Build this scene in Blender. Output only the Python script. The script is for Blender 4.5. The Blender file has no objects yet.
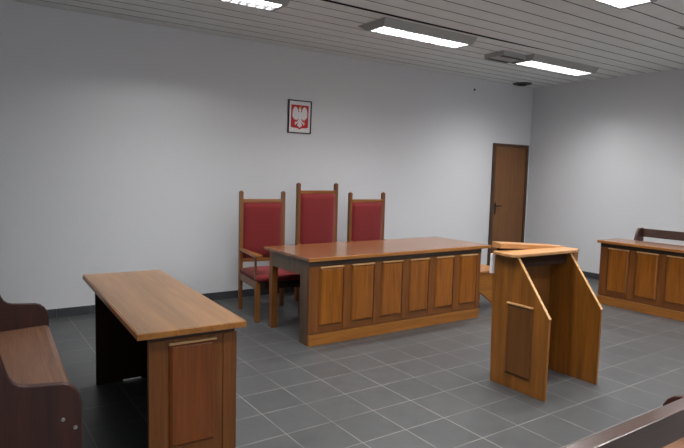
import bpy, bmesh, math, random
from mathutils import Matrix, Vector
PI = math.pi
rad = math.radians
SC = bpy.context.scene
COL = SC.collection

# ------------------------------------------------------------------ camera
CAM_H = 1.5
F, PITCH, ROLL, YAW = 567.448, -0.090, 0.026, 0.602
fwd = Vector((math.sin(YAW) * math.cos(PITCH), math.cos(YAW) * math.cos(PITCH), math.sin(PITCH)))
rt = Vector((math.cos(YAW), -math.sin(YAW), 0))
up = rt.cross(fwd)
c_, s_ = math.cos(ROLL), math.sin(ROLL)
rt2 = rt * c_ + up * s_
up2 = up * c_ - rt * s_
cam_data = bpy.data.cameras.new('camera')
cam = bpy.data.objects.new('camera', cam_data)
COL.objects.link(cam)
cam_data.sensor_width = 36.0
cam_data.lens = F / 684.0 * 36.0
cam_data.clip_start = 0.02
m = Matrix(((rt2.x, up2.x, -fwd.x, 0), (rt2.y, up2.y, -fwd.y, 0), (rt2.z, up2.z, -fwd.z, CAM_H), (0, 0, 0, 1)))
cam.matrix_world = m
SC.camera = cam

# ------------------------------------------------------------------ world, exposure
world = bpy.data.worlds.new('world')
SC.world = world
world.use_nodes = True
world.node_tree.nodes['Background'].inputs[0].default_value = (0.75, 0.82, 1.0, 1)
world.node_tree.nodes['Background'].inputs[1].default_value = 0.05
SC.view_settings.view_transform = 'Standard'
SC.view_settings.look = 'None'
SC.view_settings.gamma = 1.0
SC.view_settings.use_curve_mapping = False
SC.view_settings.exposure = 0.0
LAMP_POWER = 82.0
LAMP_COLOR = (1.0, 0.99, 0.975)

FILL_POWER = 36.0
for wx in (0.2, 4.6):       # fill lights added at the unseen front wall
    wl = bpy.data.lights.new('window_daylight', 'AREA')
    wl.shape = 'RECTANGLE'
    wl.size, wl.size_y = 2.3, 1.35
    wl.energy = FILL_POWER
    wl.color = (0.93, 0.97, 1.0)
    wo = bpy.data.objects.new('window_daylight', wl)
    COL.objects.link(wo)
    wo.location = (wx, -3.17, 1.75)
    wo.rotation_euler = (-PI / 2, 0, PI)

# ------------------------------------------------------------------ room sizes
CEIL = 2.983
YB = 6.129      # back wall
XR = 7.983      # right wall
XL = -1.7
YF = -3.2


# ------------------------------------------------------------------ materials
def srgb(r, g, b):
    def f(c):
        c /= 255.0
        return c / 12.92 if c <= 0.04045 else ((c + 0.055) / 1.055) ** 2.4
    return (f(r), f(g), f(b), 1)


def new_mat(name):
    mt = bpy.data.materials.new(name)
    mt.use_nodes = True
    nt = mt.node_tree
    return mt, nt, nt.nodes['Principled BSDF']


def plain(name, col, rough=0.6, metal=0.0, bump=0.0, bscale=60, var=0.0):
    mt, nt, b = new_mat(name)
    b.inputs['Base Color'].default_value = col
    b.inputs['Roughness'].default_value = rough
    b.inputs['Metallic'].default_value = metal
    if bump or var:
        tc = nt.nodes.new('ShaderNodeTexCoord')
        n = nt.nodes.new('ShaderNodeTexNoise')
        n.inputs['Scale'].default_value = bscale
        n.inputs['Detail'].default_value = 5
        nt.links.new(tc.outputs['Object'], n.inputs['Vector'])
        if bump:
            bp = nt.nodes.new('ShaderNodeBump')
            bp.inputs['Strength'].default_value = bump
            bp.inputs['Distance'].default_value = 0.004
            nt.links.new(n.outputs['Fac'], bp.inputs['Height'])
            nt.links.new(bp.outputs['Normal'], b.inputs['Normal'])
        if var:
            r = nt.nodes.new('ShaderNodeValToRGB')
            r.color_ramp.elements[0].position = 0.3
            r.color_ramp.elements[1].position = 0.7
            r.color_ramp.elements[0].color = tuple(c * (1 - var) for c in col[:3]) + (1,)
            r.color_ramp.elements[1].color = tuple(min(1, c * (1 + var)) for c in col[:3]) + (1,)
            nt.links.new(n.outputs['Fac'], r.inputs['Fac'])
            nt.links.new(r.outputs['Color'], b.inputs['Base Color'])
    return mt


def wood(name, light, dark, axis='z', rough=0.35, scale=1.0, coat=0.0, board=0.0):
    """stretched noise gives the long grain; axis is the grain direction"""
    mt, nt, b = new_mat(name)
    L = nt.links.new
    tc = nt.nodes.new('ShaderNodeTexCoord')
    mp = nt.nodes.new('ShaderNodeMapping')
    st = [22.0, 22.0, 22.0]
    st['xyz'.index(axis)] = 1.3
    mp.inputs['Scale'].default_value = [v * scale for v in st]
    L(tc.outputs['Object'], mp.inputs['Vector'])
    n1 = nt.nodes.new('ShaderNodeTexNoise')
    n1.inputs['Scale'].default_value = 1.0
    n1.inputs['Detail'].default_value = 6
    n1.inputs['Roughness'].default_value = 0.6
    n1.inputs['Distortion'].default_value = 0.6
    L(mp.outputs['Vector'], n1.inputs['Vector'])
    mp2 = nt.nodes.new('ShaderNodeMapping')
    st2 = [160.0, 160.0, 160.0]
    st2['xyz'.index(axis)] = 5.0
    mp2.inputs['Scale'].default_value = st2
    L(tc.outputs['Object'], mp2.inputs['Vector'])
    n2 = nt.nodes.new('ShaderNodeTexNoise')
    n2.inputs['Scale'].default_value = 1.0
    n2.inputs['Detail'].default_value = 2
    L(mp2.outputs['Vector'], n2.inputs['Vector'])
    mix = nt.nodes.new('ShaderNodeMath')
    mix.operation = 'MULTIPLY_ADD'
    L(n2.outputs['Fac'], mix.inputs[0])
    mix.inputs[1].default_value = 0.35
    mul = nt.nodes.new('ShaderNodeMath')
    mul.operation = 'MULTIPLY'
    L(n1.outputs['Fac'], mul.inputs[0])
    mul.inputs[1].default_value = 0.75
    L(mul.outputs[0], mix.inputs[2])
    r = nt.nodes.new('ShaderNodeValToRGB')
    r.color_ramp.elements[0].position = 0.36
    r.color_ramp.elements[1].position = 0.72
    r.color_ramp.elements[0].color = dark
    r.color_ramp.elements[1].color = light
    L(mix.outputs[0], r.inputs['Fac'])
    out = r.outputs['Color']
    if board:
        # wide veneer sheets laid side by side along the grain
        mp3 = nt.nodes.new('ShaderNodeMapping')
        st3 = [board, board, board]
        st3['xyz'.index(axis)] = 0.25
        mp3.inputs['Scale'].default_value = st3
        L(tc.outputs['Object'], mp3.inputs['Vector'])
        n3 = nt.nodes.new('ShaderNodeTexNoise')
        n3.inputs['Scale'].default_value = 1.0
        n3.inputs['Detail'].default_value = 1
        L(mp3.outputs['Vector'], n3.inputs['Vector'])
        hs = nt.nodes.new('ShaderNodeHueSaturation')
        ma = nt.nodes.new('ShaderNodeMath')
        ma.operation = 'MULTIPLY_ADD'
        L(n3.outputs['Fac'], ma.inputs[0])
        ma.inputs[1].default_value = 1.2
        ma.inputs[2].default_value = 0.4
        L(ma.outputs[0], hs.inputs['Value'])
        L(out, hs.inputs['Color'])
        out = hs.outputs['Color']
    L(out, b.inputs['Base Color'])
    b.inputs['Roughness'].default_value = rough
    b.inputs['Coat Weight'].default_value = coat
    b.inputs['Coat Roughness'].default_value = 0.15
    bp = nt.nodes.new('ShaderNodeBump')
    bp.inputs['Strength'].default_value = 0.12
    bp.inputs['Distance'].default_value = 0.002
    L(n2.outputs['Fac'], bp.inputs['Height'])
    L(bp.outputs['Normal'], b.inputs['Normal'])
    return mt


def tile_floor():
    mt, nt, b = new_mat('floor_tiles')
    L = nt.links.new
    N = nt.nodes.new
    S = 0.3135
    X0, Y0 = 2.478, 3.372
    tc = N('ShaderNodeTexCoord')
    mp = N('ShaderNodeMapping')
    mp.inputs['Location'].default_value = (-X0 / S + 40, -Y0 / S + 40, 0)
    mp.inputs['Scale'].default_value = (1 / S, 1 / S, 1)
    L(tc.outputs['Object'], mp.inputs['Vector'])
    sep = N('ShaderNodeSeparateXYZ')
    L(mp.outputs['Vector'], sep.inputs[0])

    def math_(op, a, bb=None):
        n = N('ShaderNodeMath')
        n.operation = op
        for i, v in enumerate((a, bb)):
            if v is None:
                continue
            if isinstance(v, (int, float)):
                n.inputs[i].default_value = v
            else:
                L(v, n.inputs[i])
        return n.outputs[0]
    ds = []
    fl = []
    for o in ('X', 'Y'):
        fr = math_('FRACT', sep.outputs[o])
        fl.append(math_('FLOOR', sep.outputs[o]))
        ds.append(math_('MINIMUM', fr, math_('SUBTRACT', 1.0, fr)))
    d = math_('MINIMUM', ds[0], ds[1])
    gr = N('ShaderNodeMapRange')
    gr.inputs['From Min'].default_value = 0.007
    gr.inputs['From Max'].default_value = 0.012
    gr.inputs['To Min'].default_value = 1.0
    gr.inputs['To Max'].default_value = 0.0
    L(d, gr.inputs['Value'])
    cell = N('ShaderNodeCombineXYZ')
    L(fl[0], cell.inputs[0])
    L(fl[1], cell.inputs[1])
    wn = N('ShaderNodeTexWhiteNoise')
    wn.noise_dimensions = '3D'
    L(cell.outputs[0], wn.inputs['Vector'])
    n = N('ShaderNodeTexNoise')
    n.inputs['Scale'].default_value = 9
    n.inputs['Detail'].default_value = 6
    L(tc.outputs['Object'], n.inputs['Vector'])
    tv = math_('ADD', math_('MULTIPLY', wn.outputs['Value'], 0.2), math_('MULTIPLY', n.outputs['Fac'], 0.8))
    r = N('ShaderNodeValToRGB')
    r.color_ramp.elements[0].position = 0.2
    r.color_ramp.elements[1].position = 0.8
    r.color_ramp.elements[0].color = srgb(64, 65, 66)
    r.color_ramp.elements[1].color = srgb(77, 78, 79)
    L(tv, r.inputs['Fac'])
    mx = N('ShaderNodeMix')
    mx.data_type = 'RGBA'
    # grout is worn unevenly along the joints
    n5 = N('ShaderNodeTexNoise')
    n5.inputs['Scale'].default_value = 2.3
    n5.inputs['Detail'].default_value = 2
    L(tc.outputs['Object'], n5.inputs['Vector'])
    wr = N('ShaderNodeMapRange')
    wr.inputs['From Min'].default_value = 0.35
    wr.inputs['From Max'].default_value = 0.6
    wr.inputs['To Min'].default_value = 0.35
    wr.inputs['To Max'].default_value = 1.0
    L(n5.outputs['Fac'], wr.inputs['Value'])
    L(math_('MULTIPLY', gr.outputs[0], wr.outputs[0]), mx.inputs[0])
    L(r.outputs['Color'], mx.inputs[6])
    mx.inputs[7].default_value = srgb(124, 123, 120)
    L(mx.outputs[2], b.inputs['Base Color'])
    rr = N('ShaderNodeMapRange')
    rr.inputs['To Min'].default_value = 0.34
    rr.inputs['To Max'].default_value = 0.48
    L(n.outputs['Fac'], rr.inputs['Value'])
    L(rr.outputs[0], b.inputs['Roughness'])
    bp = N('ShaderNodeBump')
    bp.invert = True
    bp.inputs['Strength'].default_value = 0.3
    bp.inputs['Distance'].default_value = 0.002
    L(gr.outputs[0], bp.inputs['Height'])
    L(bp.outputs['Normal'], b.inputs['Normal'])
    return mt


M = {}
M['wall'] = plain('wall_paint', srgb(206, 207, 210), 0.85, bump=0.15, bscale=90, var=0.015)
M['floor'] = tile_floor()
M['ceiling'] = plain('ceiling_slat', srgb(224, 229, 228), 0.6, bump=0.05, bscale=8, var=0.03)
M['ceiling_gap'] = plain('ceiling_gap', srgb(18, 18, 18), 0.9)
M['baseboard'] = plain('baseboard_tile', srgb(58, 60, 64), 0.35, var=0.08, bscale=12)
M['panel_x'] = wood('oak_panel', srgb(158, 94, 24), srgb(108, 58, 8), 'z', 0.33, coat=0.25)
M['frame_z'] = wood('oak_stile', srgb(130, 76, 26), srgb(90, 49, 14), 'z', 0.36, coat=0.2)
M['frame_x'] = wood('oak_rail', srgb(120, 70, 24), srgb(82, 46, 14), 'x', 0.36, coat=0.2)
M['plinth'] = wood('oak_plinth', srgb(164, 106, 44), srgb(120, 72, 24), 'x', 0.35)
M['top_x'] = wood('oak_top', srgb(140, 92, 56), srgb(100, 60, 34), 'x', 0.22, coat=0.3, board=3.0)
M['edge_x'] = wood('oak_edge', srgb(176, 118, 60), srgb(128, 78, 34), 'x', 0.3)
M['honey_x'] = wood('honey_top', srgb(150, 110, 70), srgb(112, 78, 46), 'x', 0.3, coat=0.15, board=5.0)
M['lectern_z'] = wood('lectern_oak', srgb(148, 92, 30), srgb(100, 58, 14), 'z', 0.42, scale=0.8, coat=0.05)
M['lectern_x'] = wood('lectern_top_oak', srgb(198, 148, 98), srgb(160, 112, 66), 'x', 0.3)
M['lectern_dark'] = wood('lectern_panel', srgb(132, 70, 24), srgb(96, 46, 12), 'z', 0.4, coat=0.05)
M['bead'] = wood('pale_bead', srgb(216, 172, 120), srgb(180, 130, 80), 'x', 0.3)  # pale wood with edge highlights put into its colour
M['chair_z'] = wood('chair_oak', srgb(130, 80, 34), srgb(88, 52, 20), 'z', 0.35)
M['chair_x'] = wood('chair_oak_rail', srgb(150, 96, 46), srgb(100, 60, 26), 'x', 0.3)
M['dark_x'] = wood('dark_apron', srgb(58, 42, 32), srgb(34, 24, 18), 'x', 0.4)
M['grey_z'] = wood('weathered_side', srgb(104, 80, 60), srgb(72, 52, 38), 'z', 0.4, coat=0.1)  # greyer brown for the desk sides
M['bench_x'] = wood('bench_mahogany', srgb(132, 94, 70), srgb(92, 62, 44), 'x', 0.45, coat=0.12)
M['bench_board'] = wood('bench_back_mahogany', srgb(72, 46, 36), srgb(44, 26, 20), 'x', 0.35, coat=0.3)
M['lectern_fill'] = wood('lectern_fill_panel', srgb(112, 68, 26), srgb(76, 44, 12), 'z', 0.42)
M['bench_z'] = wood('bench_end_mahogany', srgb(70, 34, 26), srgb(42, 20, 15), 'z', 0.5, coat=0.0)
M['door_z'] = wood('door_veneer', srgb(124, 82, 44), srgb(102, 64, 32), 'z', 0.4)
M['door_frame'] = wood('door_frame_wood', srgb(84, 54, 32), srgb(62, 40, 24), 'z', 0.4)
M['underside'] = plain('dark_laminate', srgb(42, 25, 16), 0.85, var=0.1)  # brown taken darker to carry the shade of open recesses
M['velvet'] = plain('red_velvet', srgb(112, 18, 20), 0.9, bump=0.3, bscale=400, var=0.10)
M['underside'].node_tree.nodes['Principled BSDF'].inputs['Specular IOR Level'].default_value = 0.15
M['velvet'].node_tree.nodes['Principled BSDF'].inputs['Sheen Weight'].default_value = 0.1
M['metal'] = plain('brushed_metal', srgb(190, 190, 190), 0.3, metal=1.0)
M['black'] = plain('black_plastic', srgb(14, 14, 15), 0.6)
M['grey_housing'] = plain('lamp_housing', srgb(158, 158, 156), 0.5, var=0.03)
M['louvre'] = plain('louvre_metal', srgb(110, 110, 112), 0.35)
M['white'] = plain('white_plastic', srgb(225, 225, 215), 0.5)
M['paper'] = plain('white_paper', srgb(225, 222, 224), 0.7)
M['red'] = plain('red_print', srgb(190, 28, 40), 0.6)
M['gold'] = plain('gold_print', srgb(206, 170, 70), 0.5)
M['vent'] = plain('vent_grille', srgb(60, 60, 58), 0.6)


# ------------------------------------------------------------------ mesh helpers
def box(bm, x0, x1, y0, y1, z0, z1, mi=0):
    v = [bm.verts.new(p) for p in ((x0, y0, z0), (x1, y0, z0), (x1, y1, z0), (x0, y1, z0),
                                   (x0, y0, z1), (x1, y0, z1), (x1, y1, z1), (x0, y1, z1))]
    for q in ((0, 3, 2, 1), (4, 5, 6, 7), (0, 1, 5, 4), (1, 2, 6, 5), (2, 3, 7, 6), (3, 0, 4, 7)):
        f = bm.faces.new([v[i] for i in q])
        f.material_index = mi
    return bm


def prism(bm, pts, axis, a, b, mi=0):
    """extrude a 2-D outline along an axis: x -> pts are (y,z); y -> (x,z); z -> (x,y)"""
    def P(p, t):
        return {'x': (t, p[0], p[1]), 'y': (p[0], t, p[1]), 'z': (p[0], p[1], t)}[axis]
    A = [bm.verts.new(P(p, a)) for p in pts]
    B = [bm.verts.new(P(p, b)) for p in pts]
    n = len(pts)
    fs = [bm.faces.new(A), bm.faces.new(B[::-1])]
    for i in range(n):
        fs.append(bm.faces.new((A[i], B[i], B[(i + 1) % n], A[(i + 1) % n])))
    for f in fs:
        f.material_index = mi
    return bm


def obj(name, bm, mat, parent=None, bevel=0.0, smooth=False, loc=None):
    bmesh.ops.recalc_face_normals(bm, faces=bm.faces)
    me = bpy.data.meshes.new(name)
    bm.to_mesh(me)
    bm.free()
    mats = mat if isinstance(mat, (list, tuple)) else [mat]
    for mm in mats:
        me.materials.append(mm)
    o = bpy.data.objects.new(name, me)
    COL.objects.link(o)
    if parent is not None:
        o.parent = parent
    if loc is not None:
        o.location = loc
    if smooth:
        for p in me.polygons:
            p.use_smooth = True
    if bevel:
        md = o.modifiers.new('bevel', 'BEVEL')
        md.width = bevel
        md.segments = 2
        md.limit_method = 'ANGLE'
        md.angle_limit = rad(40)
    return o


def bxo(name, x0, x1, y0, y1, z0, z1, mat, parent=None, bevel=0.003):
    return obj(name, box(bmesh.new(), x0, x1, y0, y1, z0, z1), mat, parent, bevel)


def tag(o, label, cat, group=None, kind=None):
    if label:
        o['label'] = label
    if cat:
        o['category'] = cat
    if group:
        o['group'] = group
    if kind:
        o['kind'] = kind
    return o


def empty(name, loc, rz=0.0):
    o = bpy.data.objects.new(name, None)
    COL.objects.link(o)
    o.location = loc
    o.rotation_euler = (0, 0, rz)
    o.empty_display_size = 0.1
    return o


def copy_tree(o, parent=None):
    c = o.copy()
    COL.objects.link(c)
    if parent is not None:
        c.parent = parent
    for ch in [x for x in bpy.data.objects if x.parent == o]:
        copy_tree(ch, c)
    return c


def struct(name, bm, mat, bevel=0.0):
    o = obj(name, bm, mat, None, bevel)
    o['kind'] = 'structure'
    return o


def raised_panel(name, x0, x1, z0, z1, parent, front=-0.0, mat=None, t=0.016, label=None):
    """fielded panel on a front that faces -y: bevelled sides and a pale top bead as a sub-part"""
    bm = bmesh.new()
    b = 0.016
    y = front
    o = [(x0, y, z0), (x1, y, z0), (x1, y, z1), (x0, y, z1)]
    i1 = [(x0 + 0.003, y - t * 0.4, z0 + 0.003), (x1 - 0.003, y - t * 0.4, z0 + 0.003), (x1 - 0.003, y - t * 0.4, z1 - 0.003), (x0 + 0.003, y - t * 0.4, z1 - 0.003)]
    i2 = [(x0 + b, y - t, z0 + b), (x1 - b, y - t, z0 + b), (x1 - b, y - t, z1 - b), (x0 + b, y - t, z1 - b)]
    R = [[bm.verts.new(p) for p in ring] for ring in (o, i1, i2)]
    for k in range(2):
        for j in range(4):
            bm.faces.new((R[k][j], R[k][(j + 1) % 4], R[k + 1][(j + 1) % 4], R[k + 1][j]))
    bm.faces.new(R[2])
    bm.faces.new(R[0][::-1])
    p = obj(name, bm, mat or M['panel_x'], parent)
    bxo('bead', x0 - 0.002, x1 + 0.002, y - t - 0.008, y, z1 - 0.002, z1 + 0.010, M['bead'], p, 0.002)  # pale strip puts the lit top edge into the colour
    return p


# ------------------------------------------------------------------ room shell
struct('floor', box(bmesh.new(), XL, XR, YF, YB, -0.1, 0.0), M['floor'])
struct('wall_back', box(bmesh.new(), XL, XR, YB, YB + 0.15, 0, CEIL + 0.15), M['wall'])
struct('wall_right', box(bmesh.new(), XR, XR + 0.15, YF, YB + 0.15, 0, CEIL + 0.15), M['wall'])
struct('wall_left', box(bmesh.new(), XL - 0.15, XL, YF, YB + 0.15, 0, CEIL + 0.15), M['wall'])
struct('wall_front', box(bmesh.new(), XL, XR, YF - 0.15, YF, 0, CEIL + 0.15), M['wall'])

# slatted ceiling: long boards that run along the back wall, dark joints between them
bm = bmesh.new()
GAPY = 4.265
P_ = 0.2085
edges = []
k = -40
while True:
    y = GAPY + k * P_
    if y > YB:
        break
    if y > YF:
        edges.append(y)
    k += 1
ys = [YF] + edges + [YB]
for a, b in zip(ys[:-1], ys[1:]):
    ga = 0.007
    gb = 0.006
    n0 = len(bm.faces)
    if abs(a - GAPY) < 1e-6:
        # this board sits off its neighbour over most of its length
        prism(bm, [(XL, a + 0.052), (4.9, a + 0.042), (6.1, a + ga), (XR, a + ga), (XR, b - gb), (XL, b - gb)], 'z', CEIL, CEIL + 0.022)
    else:
        box(bm, XL, XR, a + ga, b - gb, CEIL, CEIL + 0.022)
bm.normal_update()
for f in bm.faces:                      # the joints between the boards are black inside
    if abs(f.normal.z) < 0.5:
        f.material_index = 1
box(bm, XL, XR, YF, YB, CEIL + 0.03, CEIL + 0.14, 1)
struct('ceiling', bm, [M['ceiling'], M['ceiling_gap']])

BB = 0.088
DX0, DX1, DZ = 7.062, 7.905, 2.03
bm = bmesh.new()
x = XL + 0.0
segs = []
while x < DX0 - 0.001:
    x2 = min(x + 0.3135, DX0 - 0.0)
    box(bm, x + 0.001, x2 - 0.001, YB - 0.010, YB, 0, BB)
    x = x2
struct('baseboard_back', bm, M['baseboard'], 0.001)
bm = bmesh.new()
y = YF
while y < YB - 0.02:
    y2 = min(y + 0.3135, YB - 0.011)
    box(bm, XR - 0.010, XR, y + 0.001, y2 - 0.001, 0, BB)
    y = y2
struct('baseboard_right', bm, M['baseboard'], 0.001)

# window-like frames added around the fill lights, unseen behind the camera
for i, wx in enumerate((0.2, 4.6)):
    bm = bmesh.new()
    x0, x1, z0, z1 = wx - 1.20, wx + 1.20, 1.02, 2.48
    box(bm, x0, x0 + 0.05, YF, YF + 0.07, z0, z1)
    box(bm, x1 - 0.05, x1, YF, YF + 0.07, z0, z1)
    box(bm, x0 + 0.05, x1 - 0.05, YF, YF + 0.07, z0, z0 + 0.05)
    box(bm, x0 + 0.05, x1 - 0.05, YF, YF + 0.07, z1 - 0.05, z1)
    for xm in (wx - 0.4, wx + 0.4):
        box(bm, xm - 0.025, xm + 0.025, YF + 0.034, YF + 0.07, z0 + 0.05, z1 - 0.05)
    struct('window_%d' % (i + 1), bm, M['white'])

# door in the back wall
bm = bmesh.new()
box(bm, DX0 + 0.05, DX1 - 0.05, YB - 0.030, YB - 0.001, 0.006, DZ - 0.05)
door = struct('door_1', bm, M['door_z'], 0.003)
bm = bmesh.new()
box(bm, DX0, DX0 + 0.05, YB - 0.045, YB, 0, DZ)
box(bm, DX1 - 0.05, DX1, YB - 0.045, YB, 0, DZ)
box(bm, DX0 + 0.05, DX1 - 0.05, YB - 0.045, YB, DZ - 0.05, DZ)
obj('door_frame', bm, M['door_frame'], door, 0.004)
bm = bmesh.new()
box(bm, 7.135, 7.170, YB - 0.036, YB - 0.030, 0.90, 1.09)
box(bm, 7.146, 7.160, YB - 0.075, YB - 0.036, 1.030, 1.044)
box(bm, 7.146, 7.265, YB - 0.082, YB - 0.066, 1.029, 1.046)
obj('door_handle', bm, M['black'], door, 0.003)


# ------------------------------------------------------------------ ceiling lamps
def lamp(x0, x1, y0, y1, label, power=1.0, single=False):
    """surface mounted louvred fluorescent fitting: bottom opening x0..x1, y0..y1"""
    D = 0.075
    zb = CEIL - D
    root = empty('ceiling_lamp', ((x0 + x1) / 2, (y0 + y1) / 2, CEIL))
    tag(root, label, 'ceiling light', 'louvred fluorescent ceiling lamps')
    cx, cy = (x0 + x1) / 2, (y0 + y1) / 2
    X = lambda v: v - cx
    Y = lambda v: v - cy
    bm = bmesh.new()
    top = [(X(x0 - 0.03), Y(y0 - 0.05)), (X(x1 + 0.05), Y(y0 - 0.06)), (X(x1 + 0.05), Y(y1 + 0.12)), (X(x0 - 0.03), Y(y1 + 0.17))]
    rim = [(X(x0 - 0.015), Y(y0 - 0.015)), (X(x1 + 0.03), Y(y0 - 0.012)), (X(x1 + 0.03), Y(y1 + 0.012)), (X(x0 - 0.015), Y(y1 + 0.015))]
    opn = [(X(x0), Y(y0)), (X(x1), Y(y0)), (X(x1), Y(y1)), (X(x0), Y(y1))]
    V = []
    for ring, z in ((top, -0.0005), (rim, -D), (opn, -D), (opn, -0.012)):
        V.append([bm.verts.new((p[0], p[1], z)) for p in ring])
    for k in range(3):
        for j in range(4):
            bm.faces.new((V[k][j], V[k][(j + 1) % 4], V[k + 1][(j + 1) % 4], V[k + 1][j]))
    bm.faces.new(V[3])
    obj('housing', bm, M['grey_housing'], root)
    bm = bmesh.new()
    n = 15
    for i in range(n + 1):
        xx = X(x0 + (x1 - x0) * i / n)
        box(bm, xx - 0.006, xx + 0.006, Y(y0) + 0.001, Y(y1) - 0.001, -D + 0.002, -D + 0.034)
    for i in range(3):
        yy = Y(y0 + (y1 - y0) * i / 2)
        yy = min(max(yy, Y(y0) + 0.006), Y(y1) - 0.006)
        box(bm, X(x0) + 0.001, X(x1) - 0.001, yy - 0.004, yy + 0.004, -D + 0.0005, -D + 0.034)
    obj('louvre', bm, M['louvre'], root)
    ld = bpy.data.lights.new('lamp_light', 'AREA')
    ld.shape = 'RECTANGLE'
    ld.size = x1 - x0 - 0.02
    ld.size_y = y1 - y0 - 0.02
    ld.energy = LAMP_POWER * power
    ld.color = LAMP_COLOR
    lo = bpy.data.objects.new('lamp_light', ld)
    COL.objects.link(lo)
    lo.parent = root
    lo.location = (0, 0, -0.018)
    if single:      # only the nearer of its two tubes burns
        ld.size_y = (y1 - y0) * 0.45
        lo.location = (0, -(y1 - y0) * 0.26, -0.018)
    return root


lamp(3.46, 4.64, 4.41, 4.64, 'bright louvred ceiling lamp in the middle of the far row, fully in view', 0.85)
lamp(5.83, 7.10, 4.51, 4.77, 'bright louvred ceiling lamp nearest the far right corner, beside the grey ceiling box', 1.15)
lamp(1.17, 2.37, 4.41, 4.64, 'louvred ceiling lamp cut by the top edge left of the coat of arms', 0.9, True)
lamp(3.40, 4.59, 2.44, 2.71, 'louvred ceiling lamp cut by the top edge at the upper right')
lamp(5.87, 7.05, 2.46, 2.69, 'ceiling lamp at the right edge, only its grey housing corner in view')
for yy in (0.50, -1.5):  # unseen rows carrying on the grid, added to light the room
    for xx in (1.17, 3.46, 5.83):
        lamp(xx, xx + 1.19, yy, yy + 0.23, 'louvred ceiling lamp behind the viewpoint')
lamp(1.17, 2.37, 2.46, 2.69, 'louvred ceiling lamp above the dark wooden pew at the left')

# unlit grey box left of the corner lamp
r = empty('ceiling_box', (5.60, 4.74, CEIL))
tag(r, 'unlit grey striped ceiling box left of the corner lamp', 'ceiling box')
bm = bmesh.new()
box(bm, -0.21, 0.19, -0.16, 0.14, -0.055, -0.0005)
obj('housing', bm, M['grey_housing'], r, 0.004)
bxo('grille', -0.20, 0.18, -0.150, -0.095, -0.060, -0.0545, M['vent'], r, 0.001)
bxo('grille', -0.20, 0.18, 0.070, 0.130, -0.060, -0.0545, M['vent'], r, 0.001)

r = empty('ceiling_vent', (7.50, 5.97, CEIL))
tag(r, 'small dark round ceiling vent in the far corner above the door', 'vent')
bm = bmesh.new()
bmesh.ops.create_cone(bm, cap_ends=True, segments=28, radius1=0.13, radius2=0.15, depth=0.016)
bmesh.ops.translate(bm, verts=bm.verts, vec=(0, 0, -0.0085))
obj('grille', bm, M['vent'], r)
bm = bmesh.new()
bmesh.ops.create_cone(bm, cap_ends=True, segments=24, radius1=0.06, radius2=0.07, depth=0.018)
bmesh.ops.translate(bm, verts=bm.verts, vec=(0, 0, -0.026))
obj('hub', bm, M['black'], r)

r = empty('wall_sensor', (6.58, YB, 2.80))
tag(r, 'tiny dark sensor high on the back wall left of the door', 'sensor')
bxo('base_plate', -0.022, 0.022, -0.010, 0, -0.04, 0.035, M['wall'], r, 0.003)
bm = bmesh.new()
bmesh.ops.create_uvsphere(bm, u_segments=14, v_segments=8, radius=0.017)
bmesh.ops.translate(bm, verts=bm.verts, vec=(0, -0.012, 0.008))
obj('lens', bm, M['vent'], r, smooth=True)

# ------------------------------------------------------------------ coat of arms
er = empty('coat_of_arms', (3.533, YB, 2.168))
er.rotation_euler = (rad(2), 0, 0)
tag(er, 'framed white eagle on a red shield, hung on the back wall above the chairs', 'coat of arms')
W2, H2 = 0.163, 0.200
bm = bmesh.new()
t = 0.013
box(bm, -W2, -W2 + t, -0.024, -0.002, -H2, H2)
box(bm, W2 - t, W2, -0.024, -0.002, -H2, H2)
box(bm, -W2 + t, W2 - t, -0.024, -0.002, H2 - t, H2)
box(bm, -W2 + t, W2 - t, -0.024, -0.002, -H2, -H2 + t)
obj('frame', bm, M['black'], er, 0.002)
bxo('mat_board', -W2 + t, W2 - t, -0.012, -0.003, -H2 + t, H2 - t, M['paper'], er, 0)
bm = bmesh.new()
sh = [(-0.122, 0.142), (0.122, 0.142), (0.122, -0.118), (0.105, -0.132), (0.03, -0.136), (0, -0.152), (-0.03, -0.136), (-0.105, -0.132), (-0.122, -0.118)]
prism(bm, sh, 'y', -0.0145, -0.012)
obj('shield', bm, M['red'], er)


def mirrored(bm, pts, y0, y1, s=(0.118, 0.13)):
    for sx in (1, -1):
        prism(bm, [(sx * p[0] * s[0], p[1] * s[1]) for p in pts], 'y', y0, y1)


bm = bmesh.new()
wing = [(0.06, 0.42), (0.20, 0.44), (0.26, 0.66), (0.36, 0.84), (0.52, 0.93), (0.68, 0.88), (0.80, 0.70), (0.86, 0.45),
        (0.87, 0.18), (0.84, -0.12), (0.76, -0.02), (0.73, -0.26), (0.64, -0.12), (0.59, -0.36), (0.50, -0.18),
        (0.43, -0.38), (0.36, -0.20), (0.28, -0.32), (0.22, -0.15), (0.08, -0.10)]
mirrored(bm, wing, -0.0165, -0.0145)
body = [(0.0, 0.62), (0.09, 0.58), (0.11, 0.46), (0.17, 0.28), (0.19, 0.0), (0.15, -0.28), (0.10, -0.42), (0.0, -0.45)]
mirrored(bm, body, -0.0185, -0.0145)
legp = [(0.10, -0.22), (0.30, -0.42), (0.42, -0.50), (0.58, -0.44), (0.54, -0.55), (0.66, -0.62), (0.52, -0.66), (0.50, -0.80),
        (0.40, -0.68), (0.28, -0.58), (0.08, -0.40)]
mirrored(bm, legp, -0.0172, -0.0145)
tail = [(0.0, -0.40), (0.10, -0.44), (0.20, -0.62), (0.30, -0.78), (0.24, -0.88), (0.14, -0.86), (0.08, -0.97), (0.0, -1.0)]
mirrored(bm, tail, -0.0176, -0.0145)
head = [(0.05 * math.cos(a) * 0.9 - 0.004, 0.092 + 0.021 * math.sin(a)) for a in [i * PI / 8 for i in range(16)]]
head = [(0.018 * math.cos(i * PI / 8) - 0.002, 0.086 + 0.019 * math.sin(i * PI / 8)) for i in range(16)]
prism(bm, head, 'y', -0.019, -0.0145)
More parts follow.
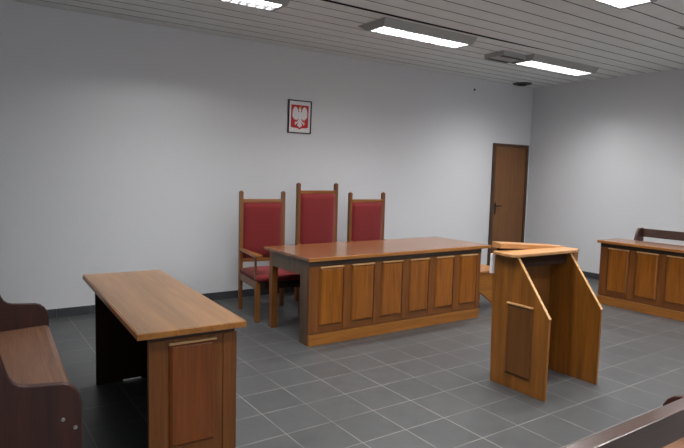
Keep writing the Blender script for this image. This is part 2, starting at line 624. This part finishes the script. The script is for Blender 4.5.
obj('eagle', bm, M['paper'], er)
bm = bmesh.new()
prism(bm, [(-0.018, 0.103), (0.016, 0.103), (0.020, 0.124), (0.010, 0.115), (0.0, 0.130), (-0.010, 0.115), (-0.021, 0.124)], 'y', -0.019, -0.0146)
obj('crown', bm, M['gold'], er)
obj('beak', prism(bmesh.new(), [(-0.019, 0.090), (-0.036, 0.080), (-0.018, 0.078)], 'y', -0.019, -0.0146), M['gold'], er)
for sx in (1, -1):
    tal = [(0.42, -0.66), (0.52, -0.64), (0.50, -0.82), (0.60, -0.68), (0.70, -0.64), (0.54, -0.56)]
    obj('talon', prism(bmesh.new(), [(sx * p[0] * 0.118, p[1] * 0.13) for p in tal], 'y', -0.0176, -0.0172), M['gold'], er)



# ------------------------------------------------------------------ bench desk of the court (front faces local -y)
def long_desk(name, loc, rz, L, depth, over, ledges, ends):
    """local origin: front left foot of the carcass. Six fielded panels on the front."""
    root = empty(name, loc, rz)
    H = 0.772
    T = 0.028
    # worktop, with a paler nosing
    top = bxo('tabletop', -ledges[0], L + ledges[1], -over, depth, H - T, H, M['top_x'], root, 0.004)
    bm = bmesh.new()
    box(bm, -ledges[0], L + ledges[1], -over - 0.008, -over - 0.0005, H - T - 0.004, H - 0.001)
    obj('nosing', bm, M['edge_x'], top, 0.003)
    # front
    bxo('front_board', 0, L, 0.006, 0.026, 0.10, H - T - 0.002, M['frame_x'], root)
    n = 6
    pw = 0.242
    gap = (L - 0.106 - 0.066 - n * pw) / (n - 1)
    x = 0.106
    for i in range(n):
        raised_panel('raised_panel', x, x + pw, 0.170, 0.680, root, 0.006)
        if i < n - 1:
            bxo('stile', x + pw + 0.010, x + pw + gap - 0.010, 0.0, 0.006, 0.12, H - 0.08, M['frame_z'], root, 0.001)
        x += pw + gap
    bxo('stile', 0, 0.092, 0.0, 0.006, 0.12, H - 0.08, M['frame_z'], root, 0.001)
    bxo('stile', L - 0.054, L, 0.0, 0.006, 0.12, H - 0.08, M['frame_z'], root, 0.001)
    bxo('top_rail', 0, L, -0.004, 0.004, H - 0.078, H - T - 0.002, M['dark_x'], root, 0.001)
    bxo('plinth', 0.0, L, -0.008, 0.022, 0.0, 0.098, M['plinth'], root)
    if ends:
        for xx in (0.0, L - 0.028):
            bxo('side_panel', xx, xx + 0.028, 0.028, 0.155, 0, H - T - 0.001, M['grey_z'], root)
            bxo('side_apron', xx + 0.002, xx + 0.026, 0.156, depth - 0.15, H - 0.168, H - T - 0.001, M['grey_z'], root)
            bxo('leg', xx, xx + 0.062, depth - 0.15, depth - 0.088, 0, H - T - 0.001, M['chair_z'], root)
        bxo('back_apron', 0.064, L - 0.064, depth - 0.14, depth - 0.12, H - 0.12, H - T - 0.001, M['dark_x'], root)
    else:
        for xx in (0.0, L - 0.025):
            bxo('side_panel', xx, xx + 0.025, 0.028, depth - 0.04, 0, H - T - 0.001, M['grey_z'], root)
        bxo('shelf', 0.026, L - 0.026, 0.03, depth - 0.06, 0.50, 0.52, M['dark_x'], root)
    return root


jd = long_desk('judges_desk', (2.478, 4.075, 0), 0, 2.12, 0.83, 0.012, (0.018, 0.132), True)
tag(jd, 'long panelled wooden desk in front of the three red chairs', 'desk')
rd = long_desk('side_desk', (6.45, 3.845, 0), -PI / 2, 2.10, 0.42, 0.03, (0.03, 0.03), False)
tag(rd, 'panelled wooden desk along the right wall, cut by the right edge', 'desk')

# ------------------------------------------------------------------ left desk
ld_ = empty('panelled_table', (1.158, 2.600, 0), rad(88))
tag(ld_, 'honey topped wooden desk in the left foreground, open on its left side', 'desk')
# local x runs towards the back wall, local -y faces the middle of the room
LL, WW, HH = 1.47, 0.432, 0.756
tp = bxo('tabletop', -0.070, LL + 0.07, -0.022, 0.492, HH - 0.022, HH + 0.004, M['honey_x'], ld_, 0.002)
bm = bmesh.new()
box(bm, -0.077, -0.0705, -0.022, 0.492, HH - 0.026, HH + 0.002)
box(bm, -0.077, LL + 0.07, 0.4925, 0.498, HH - 0.026, HH + 0.002)
obj('edge_band', bm, M['edge_x'], tp, 0.001)
bxo('top_frame', 0.002, LL - 0.002, 0.010, WW, HH - 0.060, HH - 0.0225, M['dark_x'], ld_, 0.001)
bm = bmesh.new()
box(bm, 0.0, 0.028, 0, WW, 0.075, HH - 0.061)
np_ = obj('end_panel', bm, M['frame_z'], ld_, 0.003)
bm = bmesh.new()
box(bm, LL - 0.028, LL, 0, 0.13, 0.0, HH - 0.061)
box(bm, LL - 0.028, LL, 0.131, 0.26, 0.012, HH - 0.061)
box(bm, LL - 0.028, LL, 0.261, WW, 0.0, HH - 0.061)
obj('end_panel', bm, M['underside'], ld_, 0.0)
bxo('modesty_panel', 0.03, LL - 0.03, 0.004, 0.024, 0.0, HH - 0.061, [M['underside']], ld_, 0.001)  # inner faces darkened, knee-space shade put into the colour
# fielded panel on the near end: built facing local -y then turned to face local -x
pe = empty('panel_mount', (0, 0, 0))
bpy.data.objects.remove(pe)
rp = raised_panel('raised_panel', 0, 0.228, 0.160, 0.672, ld_, 0.0, M['lectern_dark'])
rp.rotation_euler = (0, 0, -PI / 2)
rp.location = (0.0, 0.340, 0)
for yy in (0.0, 0.362):
    bxo('stile', -0.006, 0.0, yy, yy + 0.07, 0.078, HH - 0.064, M['frame_z'], ld_, 0.001)
bxo('foot', 0.0, 0.03, 0.0, 0.03, 0.0, 0.074, M['white'], ld_, 0.004)
bxo('foot', 0.0, 0.03, WW - 0.03, WW, 0.0, 0.074, M['white'], ld_, 0.004)

# ------------------------------------------------------------------ lectern
le = empty('lectern', (3.24, 2.26, 0))
tag(le, 'open wooden lectern with slanted side panels, standing right of the middle', 'lectern')
prof = [(0.0, 0.0), (0.47, 0.0), (0.50, 0.945), (0.285, 0.945), (0.0, 0.562)]
for nm, x0 in (('a', 0.0), ('b', 0.605)):
    bm = bmesh.new()
    prism(bm, prof, 'x', x0, x0 + 0.022)
    sp = obj('side_panel', bm, M['lectern_z'], le, 0.002)
    # pale lipping along the slanted and the upright front edge, highlight put into its colour
    bm = bmesh.new()
    a, b = (-0.0, 0.562), (0.285, 0.945)
    nx, nz = -(b[1] - a[1]), (b[0] - a[0])
    ln = math.hypot(nx, nz)
    nx, nz = nx / ln * 0.004, nz / ln * 0.004
    prism(bm, [a, (a[0] + nx, a[1] + nz), (b[0] + nx, b[1] + nz), b], 'x', x0, x0 + 0.022)
    obj('lipping', bm, M['bead'], sp)
# fielded panel on the outer face of the left side
rp = raised_panel('raised_panel', 0, 0.215, 0.105, 0.610, le, 0.0, M['lectern_fill'], t=0.014)
rp.rotation_euler = (0, 0, -PI / 2)
rp.location = (0.0, 0.338, 0)
bxo('back_panel', 0.023, 0.604, 0.43, 0.45, 0.0, 0.940, M['lectern_fill'], le)
bxo('apron', 0.023, 0.604, 0.300, 0.316, 0.860, 0.943, M['underside'], le)  # added dark board standing in for the shade under the top
bm = bmesh.new()
prism(bm, [(-0.035, 0.47), (-0.066, 0.34), (-0.066, 0.28), (-0.045, 0.255), (0.62, 0.235), (0.71, 0.27), (0.70, 0.40), (0.64, 0.47)], 'z', 0.946, 0.967)
tp = obj('top_board', bm, M['lectern_x'], le, 0.004)
bm = bmesh.new()
# raised ledge at the back, higher at its left end
A = [(0.012, 0.440, 0.986), (0.30, 0.418, 0.969), (0.70, 0.385, 0.968), (0.66, 0.47, 0.968), (0.30, 0.50, 0.969), (0.020, 0.53, 0.986)]
B = [(0.012, 0.440, 1.020), (0.30, 0.418, 1.000), (0.70, 0.385, 0.971), (0.66, 0.47, 0.980), (0.30, 0.50, 1.008), (0.020, 0.53, 1.028)]
va = [bm.verts.new(p) for p in A]
vb = [bm.verts.new(p) for p in B]
bm.faces.new(va[::-1])
bm.faces.new(vb)
for i in range(6):
    bm.faces.new((va[i], va[(i + 1) % 6], vb[(i + 1) % 6], vb[i]))
bmesh.ops.triangulate(bm, faces=bm.faces)
bxo('ledge_support', 0.03, 0.29, 0.47, 0.49, 0.9675, 0.985, M['underside'], le, 0)  # dark strip behind the gap, its shade put into the colour
obj('back_ledge', bm, M['lectern_x'], le, 0.0)
bm = bmesh.new()
box(bm, -0.030, -0.001, 0.478, 0.498, 0.80, 0.945)
obj('side_cleat', bm, M['paper'], le, 0.001)
bxo('side_cleat', 0.628, 0.690, 0.262, 0.280, 0.870, 0.945, M['lectern_z'], le, 0.001)



# ------------------------------------------------------------------ chairs
def make_chair(w, H, seat_dark=True):
    """origin on the floor under the middle of the seat, faces local -y"""
    root = empty('judge_chair', (0, 0, 0))
    d = 0.62
    yb = d / 2
    yf = -d / 2
    pt = 0.040
    for s in (-1, 1):
        x0 = s * (w / 2) - pt / 2
        bm = bmesh.new()
        prism(bm, [(x0, yb - pt), (x0 + pt, yb - pt), (x0 + pt, yb), (x0, yb)], 'z', 0, H - 0.012)
        # small pyramid finial
        v = [bm.verts.new(p) for p in ((x0, yb - pt, H - 0.0118), (x0 + pt, yb - pt, H - 0.0118), (x0 + pt, yb, H - 0.0118), (x0, yb, H - 0.0118))]
        t_ = bm.verts.new((x0 + pt / 2, yb - pt / 2, H + 0.004))
        for i in range(4):
            bm.faces.new((v[i], v[(i + 1) % 4], t_))
        bm.faces.new(v[::-1])
        obj('back_post', bm, M['chair_z'], root, 0.0015)
        bxo('leg', x0 - 0.002, x0 + pt + 0.006, yf, yf + 0.05, 0, 0.40, M['chair_z'], root, 0.004)
        bxo('arm_support', x0 + 0.012, x0 + pt - 0.008, yf + 0.070, yf + 0.100, 0.403, 0.643, M['chair_z'], root, 0.004)
        # armrest widens to the front
        bm = bmesh.new()
        c = x0 + pt / 2
        o = s * 0.012
        fl = [(0.018, yb - pt - 0.001), (0.026, yf + 0.25), (0.034, yf + 0.10), (0.030, yf + 0.01), (0.020, yf - 0.03),
              (-0.040, yf - 0.02), (-0.052, yf + 0.03), (-0.050, yf + 0.10), (-0.032, yf + 0.25), (-0.018, yb - pt - 0.001)]
        prism(bm, [(c + s * p[0], p[1]) for p in fl], 'z', 0.644, 0.672)
        obj('armrest', bm, M['chair_x'], root, 0.006)
    xi = w / 2 - pt / 2 - 0.001
    bxo('crest_rail', -xi, xi, yb - 0.038, yb - 0.008, H - 0.126, H - 0.088, M['chair_x'], root, 0.004)
    bxo('lower_rail', -xi, xi, yb - 0.036, yb - 0.010, 0.515, 0.555, M['chair_x'], root, 0.004)
    # upholstered back: padded front surface
    def pad(x0, x1, y0, y1, z0, z1, axis, bulge, name, mat):
        bm = bmesh.new()
        n = 10
        if axis == 'y':
            grid = [[bm.verts.new((x0 + (x1 - x0) * i / n, y0 - bulge * (1 - (2 * i / n - 1) ** 6) * (1 - (2 * j / n - 1) ** 6), z0 + (z1 - z0) * j / n)) for i in range(n + 1)] for j in range(n + 1)]
            back = lambda v: bm.verts.new((v.co.x, y1, v.co.z))
        else:
            grid = [[bm.verts.new((x0 + (x1 - x0) * i / n, y0 + (y1 - y0) * j / n, z1 + bulge * (1 - (2 * i / n - 1) ** 4) * (1 - (2 * j / n - 1) ** 4))) for i in range(n + 1)] for j in range(n + 1)]
            back = lambda v: bm.verts.new((v.co.x, v.co.y, z0))
        for j in range(n):
            for i in range(n):
                bm.faces.new((grid[j][i], grid[j][i + 1], grid[j + 1][i + 1], grid[j + 1][i]))
        ringv = grid[0] + [grid[j][n] for j in range(1, n + 1)] + grid[n][n - 1::-1] + [grid[j][0] for j in range(n - 1, 0, -1)]
        rb = [back(v) for v in ringv]
        for i in range(len(ringv)):
            j = (i + 1) % len(ringv)
            bm.faces.new((ringv[i], rb[i], rb[j], ringv[j]))
        bm.faces.new(rb)
        return obj(name, bm, mat, root, smooth=True)
    pad(-xi, xi, yb - 0.040, yb - 0.008, 0.557, H - 0.127, 'y', 0.018, 'backrest', M['velvet'])
    # seat frame and cushion
    bxo('seat_rail', -xi, xi, yf + 0.008, yf + 0.03, 0.325, 0.405, M['dark_x'], root, 0.002)
    bxo('seat_rail', -xi, xi, yb - 0.03, yb - 0.008, 0.325, 0.405, M['dark_x'], root, 0.002)
    for s in (-1, 1):
        c = s * (w / 2)
        bxo('side_rail', c - 0.012, c + 0.012, yf + 0.052, yb - pt - 0.001, 0.325, 0.402, M['chair_z'], root, 0.002)
    pad(-w / 2 - 0.004, w / 2 + 0.004, yf - 0.012, yb - pt - 0.004, 0.4065, 0.455, 'z', 0.030, 'seat_cushion', M['velvet'])
    return root


def place(root, cx, cy, rz, label):
    root.location = (cx, cy, 0)
    root.rotation_euler = (0, 0, rz)
    tag(root, label, 'chair', 'high-backed chairs behind the judges desk')


c1 = make_chair(0.475, 1.283)
th = rad(-8)
# back-left post centre sits at (2.565, 5.60)
def centre_from_left(px, py, w, th):
    lx, ly = -w / 2, 0.62 / 2 - 0.020
    return (px - (lx * math.cos(th) - ly * math.sin(th)), py - (lx * math.sin(th) + ly * math.cos(th)))
cx, cy = centre_from_left(2.535, 5.60, 0.475, th)
place(c1, cx, cy, th, 'red armchair left of the desk end, arm and front leg in view')
c3 = make_chair(0.510, 1.268)
place(c3, 4.250, 5.36, 0, 'red upholstered chair right of the tallest one')
c2 = make_chair(0.515, 1.375)
place(c2, 3.524, 5.36, 0, 'tallest red upholstered chair, in the middle of the three')

# ------------------------------------------------------------------ pews
def make_pew(L):
    """origin at the front foot of one end; length along local x, sits facing local -y"""
    root = empty('pew', (0, 0, 0))
    pr = [(0.0, 0.0), (0.0, 0.500), (0.008, 0.540), (0.024, 0.568), (0.048, 0.588), (0.075, 0.597), (0.16, 0.604), (0.205, 0.608), (0.232, 0.616),
          (0.252, 0.632), (0.266, 0.656), (0.276, 0.690), (0.290, 0.745), (0.308, 0.800), (0.335, 0.850), (0.360, 0.882), (0.376, 0.890),
          (0.470, 0.890), (0.480, 0.880), (0.478, 0.78), (0.482, 0.50), (0.490, 0.0), (0.36, 0.0), (0.33, 0.07), (0.12, 0.07), (0.09, 0.0)]
    for x0 in (0.0, L - 0.032):
        bm = bmesh.new()
        prism(bm, pr, 'x', x0, x0 + 0.032)
        e = obj('end_panel', bm, M['bench_z'], root, 0.006)
        for (yy, zz) in ((0.075, 0.442), (0.028, 0.398)):
            bm = bmesh.new()
            bmesh.ops.create_cone(bm, cap_ends=True, segments=14, radius1=0.009, radius2=0.006, depth=0.006)
            bmesh.ops.rotate(bm, verts=bm.verts, cent=(0, 0, 0), matrix=Matrix.Rotation(PI / 2 * (-1 if x0 == 0 else 1), 3, 'Y'))
            bmesh.ops.translate(bm, verts=bm.verts, vec=(x0 - 0.003 if x0 == 0 else x0 + 0.035, yy, zz))
            obj('bolt', bm, M['metal'], e)
    bm = bmesh.new()
    prism(bm, [(0.0, 0.405), (0.0, 0.435), (0.012, 0.447), (0.03, 0.450), (0.33, 0.436), (0.37, 0.442), (0.37, 0.418), (0.33, 0.414), (0.03, 0.414)], 'x', 0.033, L - 0.033)
    obj('seat', bm, M['bench_x'], root, 0.003)
    bm = bmesh.new()
    prism(bm, [(0.415, 0.780), (0.450, 0.776), (0.475, 0.884), (0.434, 0.886)], 'x', 0.033, L - 0.033)
    obj('back_board', bm, M['bench_board'], root, 0.003)
    bm = bmesh.new()
    prism(bm, [(0.392, 0.46), (0.416, 0.46), (0.422, 0.56), (0.398, 0.56)], 'x', 0.033, L - 0.033)
    obj('back_slat', bm, M['bench_x'], root, 0.003)
    bxo('seat_rail', 0.033, L - 0.033, 0.05, 0.075, 0.30, 0.404, M['bench_z'], root)
    return root


PG = 'dark wooden pews'
p1 = make_pew(1.622)
p1.location = (0.426, 2.53, 0)
p1.rotation_euler = (0, 0, rad(87.4))
tag(p1, 'dark reddish wooden pew in the left foreground, two bolts on its near end', 'bench', PG)
p2 = copy_tree(p1)
p2.location = (6.92, 3.86, 0)
p2.rotation_euler = (0, 0, -PI / 2)
tag(p2, 'dark wooden pew behind the desk at the right wall, only its back in view', 'bench', PG)
p3 = copy_tree(p1)
p3.location = (2.540, 1.172, 0)
p3.rotation_euler = (0, 0, PI)
tag(p3, 'dark wooden pew seen from behind in the bottom right corner', 'bench', PG)

# ------------------------------------------------------------------ low seat between the judges desk and the lectern
st = empty('low_stool', (4.98, 4.42, 0))
tag(st, 'low wooden seat with slanted sides, between the long desk and the lectern', 'stool')
bxo('seat', -0.26, 0.30, -0.13, 0.26, 0.415, 0.438, M['edge_x'], st, 0.004)
bm = bmesh.new()
prism(bm, [(-0.22, 0.414), (-0.22, 0.28), (0.17, 0.0), (0.27, 0.0), (0.27, 0.414)], 'y', -0.11, -0.085)
obj('front_board', bm, M['plinth'], st, 0.003)
bm = bmesh.new()
prism(bm, [(-0.22, 0.414), (-0.22, 0.28), (0.17, 0.0), (0.27, 0.0), (0.27, 0.414)], 'y', 0.215, 0.24)
obj('back_board', bm, M['plinth'], st, 0.003)
bxo('leg', -0.24, -0.19, -0.084, -0.034, 0, 0.414, M['frame_z'], st)
bxo('leg', -0.24, -0.19, 0.164, 0.214, 0, 0.414, M['frame_z'], st)
